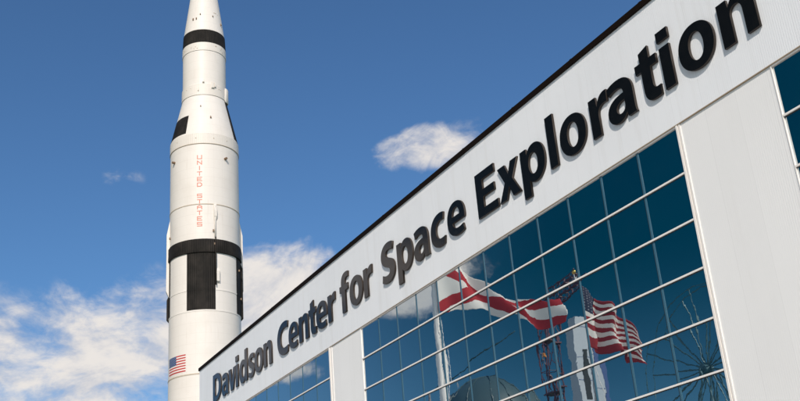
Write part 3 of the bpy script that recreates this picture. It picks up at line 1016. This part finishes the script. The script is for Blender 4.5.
# ------------------------------------------------------------------ rides and towers across the plaza (mirrored in the glass)
def lattice(mb, x0, x1, y0, y1, z0, z1, n, r=.11, rb=.06):
    c = [(x0, y0), (x1, y0), (x1, y1), (x0, y1)]
    for x, y in c:
        mb.tube((x, y, z0), (x, y, z1), r, r, 6)
    for k in range(n + 1):
        z = z0 + (z1 - z0) * k / n
        for (a, b) in zip(c, c[1:] + c[:1]):
            mb.tube((*a, z), (*b, z), rb, rb, 5)
            if k < n:
                zn = z0 + (z1 - z0) * (k + 1) / n
                if k % 2: mb.tube((*a, z), (*b, zn), rb, rb, 5)
                else: mb.tube((*b, z), (*a, zn), rb, rb, 5)


gt = empty('gantry_tower', (-89, -60, 0), 'dark red steel lattice gantry tower with a truss arm, mirrored in the glass', 'tower')
m = MB(); lattice(m, -.8, .8, -.8, .8, .06, 38.4, 9, .13, .05); m.build('mast', M_gantry, gt)
m = MB()
for k in range(9):
    m.tube((k * 1.2, -.7, 38.5 + k * .2375), (k * 1.2, .7, 38.5 + k * .2375), .06, .06, 5)
P0, P1 = Vector((0, 0, 38.5)), Vector((9.6, 0, 40.4))
for k in range(9):
    a = P0.lerp(P1, k / 8)
    hh = 1.1 - .06 * k
    for dy in (-.7, .7):
        o_ = Vector((0, dy, 0))
        m.tube(a + o_, a + o_ + Vector((0, 0, hh)), .06, .06, 5)
        if k < 8:
            b = P0.lerp(P1, (k + 1) / 8)
            hb = 1.1 - .06 * (k + 1)
            m.tube(a + o_, b + o_, .10, .10, 6)
            m.tube(a + o_ + Vector((0, 0, hh)), b + o_ + Vector((0, 0, hb)), .10, .10, 6)
            m.tube(a + o_, b + o_ + Vector((0, 0, hb)), .06, .06, 5)
m.build('truss_arm', M_gantry, gt)
for z in (12, 19.5, 27, 34):
    m = MB(); m.box(-1.1, 1.1, -1.1, 1.1, z, z + .16); m.build('platform', M_gantry, gt)
for z in (36.0, 31.5):
    m = MB(); m.lathe([(z, .0), (z, .26), (z + .5, .26), (z + .62, 0)], 12, cx=1.3, cy=1.3); m.build('lamp', M_amber, gt)

tw = empty('ride_tower', (-82.0, -60, 0), 'tall pale ride tower with blue corner panels, mirrored in the glass', 'tower')
m = MB(); m.box(-.7, .7, -2.2, 1.9, .06, 35.2); m.build('shaft', M_twhite, tw)
m = MB(); m.box(-.74, .74, -2.9, -2.203, .06, 35.0); m.build('corner_panel', M_tblue, tw)
m = MB(); m.box(-.74, .74, 1.903, 2.0, .06, 34.9); m.build('corner_panel', M_twhite, tw)
for k in range(3):
    m = MB(); m.box(.703, .76, .1, 1.0, 24.0 + k * -8.5, 31.4 + k * -8.5); m.build('doorway', M_core, tw)
for k in range(9):
    m = MB(); m.box(.702, .73, -2.1, 1.85, 3 + k * 3.9, 3.06 + k * 3.9); m.build('panel_line', M_tblue, tw)

wh = empty('observation_wheel', (-60.6, -60, 0), 'dark steel wheel with many spokes and a ring hub, mirrored in the glass', 'wheel')
m = MB()
cz, rr = 23.6, 9.4
N_ = 24
for k in range(N_):
    a, b = 2 * math.pi * k / N_, 2 * math.pi * (k + 1) / N_
    for dy in (-.6, .6):
        m.tube((rr * math.cos(a), dy, cz + rr * math.sin(a)), (rr * math.cos(b), dy, cz + rr * math.sin(b)), .05, .05, 6)
        if dy > 5: m.tube(((rr - 1) * math.cos(a), dy, cz + (rr - 1) * math.sin(a)), ((rr - 1) * math.cos(b), dy, cz + (rr - 1) * math.sin(b)), .035, .035, 6)
m.build('rim', M_wheel, wh)
m = MB()
for k in range(N_):
    a = 2 * math.pi * k / N_ + .06
    m.tube((.5 * math.cos(a), 0, cz + .5 * math.sin(a)), (rr * math.cos(a), .6 * (-1) ** k, cz + rr * math.sin(a)), .085, .085, 6)
m.build('spokes', M_wheel, wh)
m = MB(); m.tube((0, -.7, cz), (0, .7, cz), .55, .55, 24); m.tube((0, .7, cz), (0, .8, cz), .3, .3, 24); m.build('hub', M_wheel, wh, smooth=True, sharp=40)
m = MB()
for dy in (-1.4, 1.4):
    for dx in (-6, 6):
        m.tube((dx, dy * 1.6, .06), (0, dy * .7, cz), .10, .08, 8)
m.build('support_frame', M_wheel, wh)

dm = empty('dome_tank', (-104.5, -60, 0), 'pale round dome beside the gantry, mirrored low in the glass', 'dome')
m = MB(); m.lathe([(.06, 7.6), (25.5, 7.6)], 64); m.build('drum', M_tank, dm, smooth=True, sharp=40)
m = MB(); m.lathe([(25.5 + 7.6 * math.sin(R(k * 9)), 7.6 * math.cos(R(k * 9))) for k in range(11)], 64); m.build('dome', M_tank, dm, smooth=True)
m = MB()
for k in range(12):
    a = k * 30
    pr = [(25.5 + 7.64 * math.sin(R(q * 9)), 7.64 * math.cos(R(q * 9))) for q in range(11)]
    for (za, ra), (zb, rb) in zip(pr[:-1], pr[1:]):
        m.tube((ra * math.cos(R(a)), ra * math.sin(R(a)), za), (rb * math.cos(R(a)), rb * math.sin(R(a)), zb), .09, .09, 5)
m.build('dome_ribs', M_tank, dm)

br = empty('crane_boom', (-121, -60, 0), 'long thin pale boom rising across the sky, mirrored in the glass', 'crane')
m = MB(); m.tube((0, 0, .06), (0, 0, 34.6), .30, .24, 12); m.build('mast', M_steel, br, smooth=True)
m = MB(); m.tube((0, 0, 34.4), (24.0, 0, 37.4), .10, .08, 8); m.build('boom', M_tank, br, smooth=True)
m = MB(); m.tube((8.0, 0, 35.4), (8.0, 0, 28.0), .03, .03, 5); m.build('cable', M_steel, br)
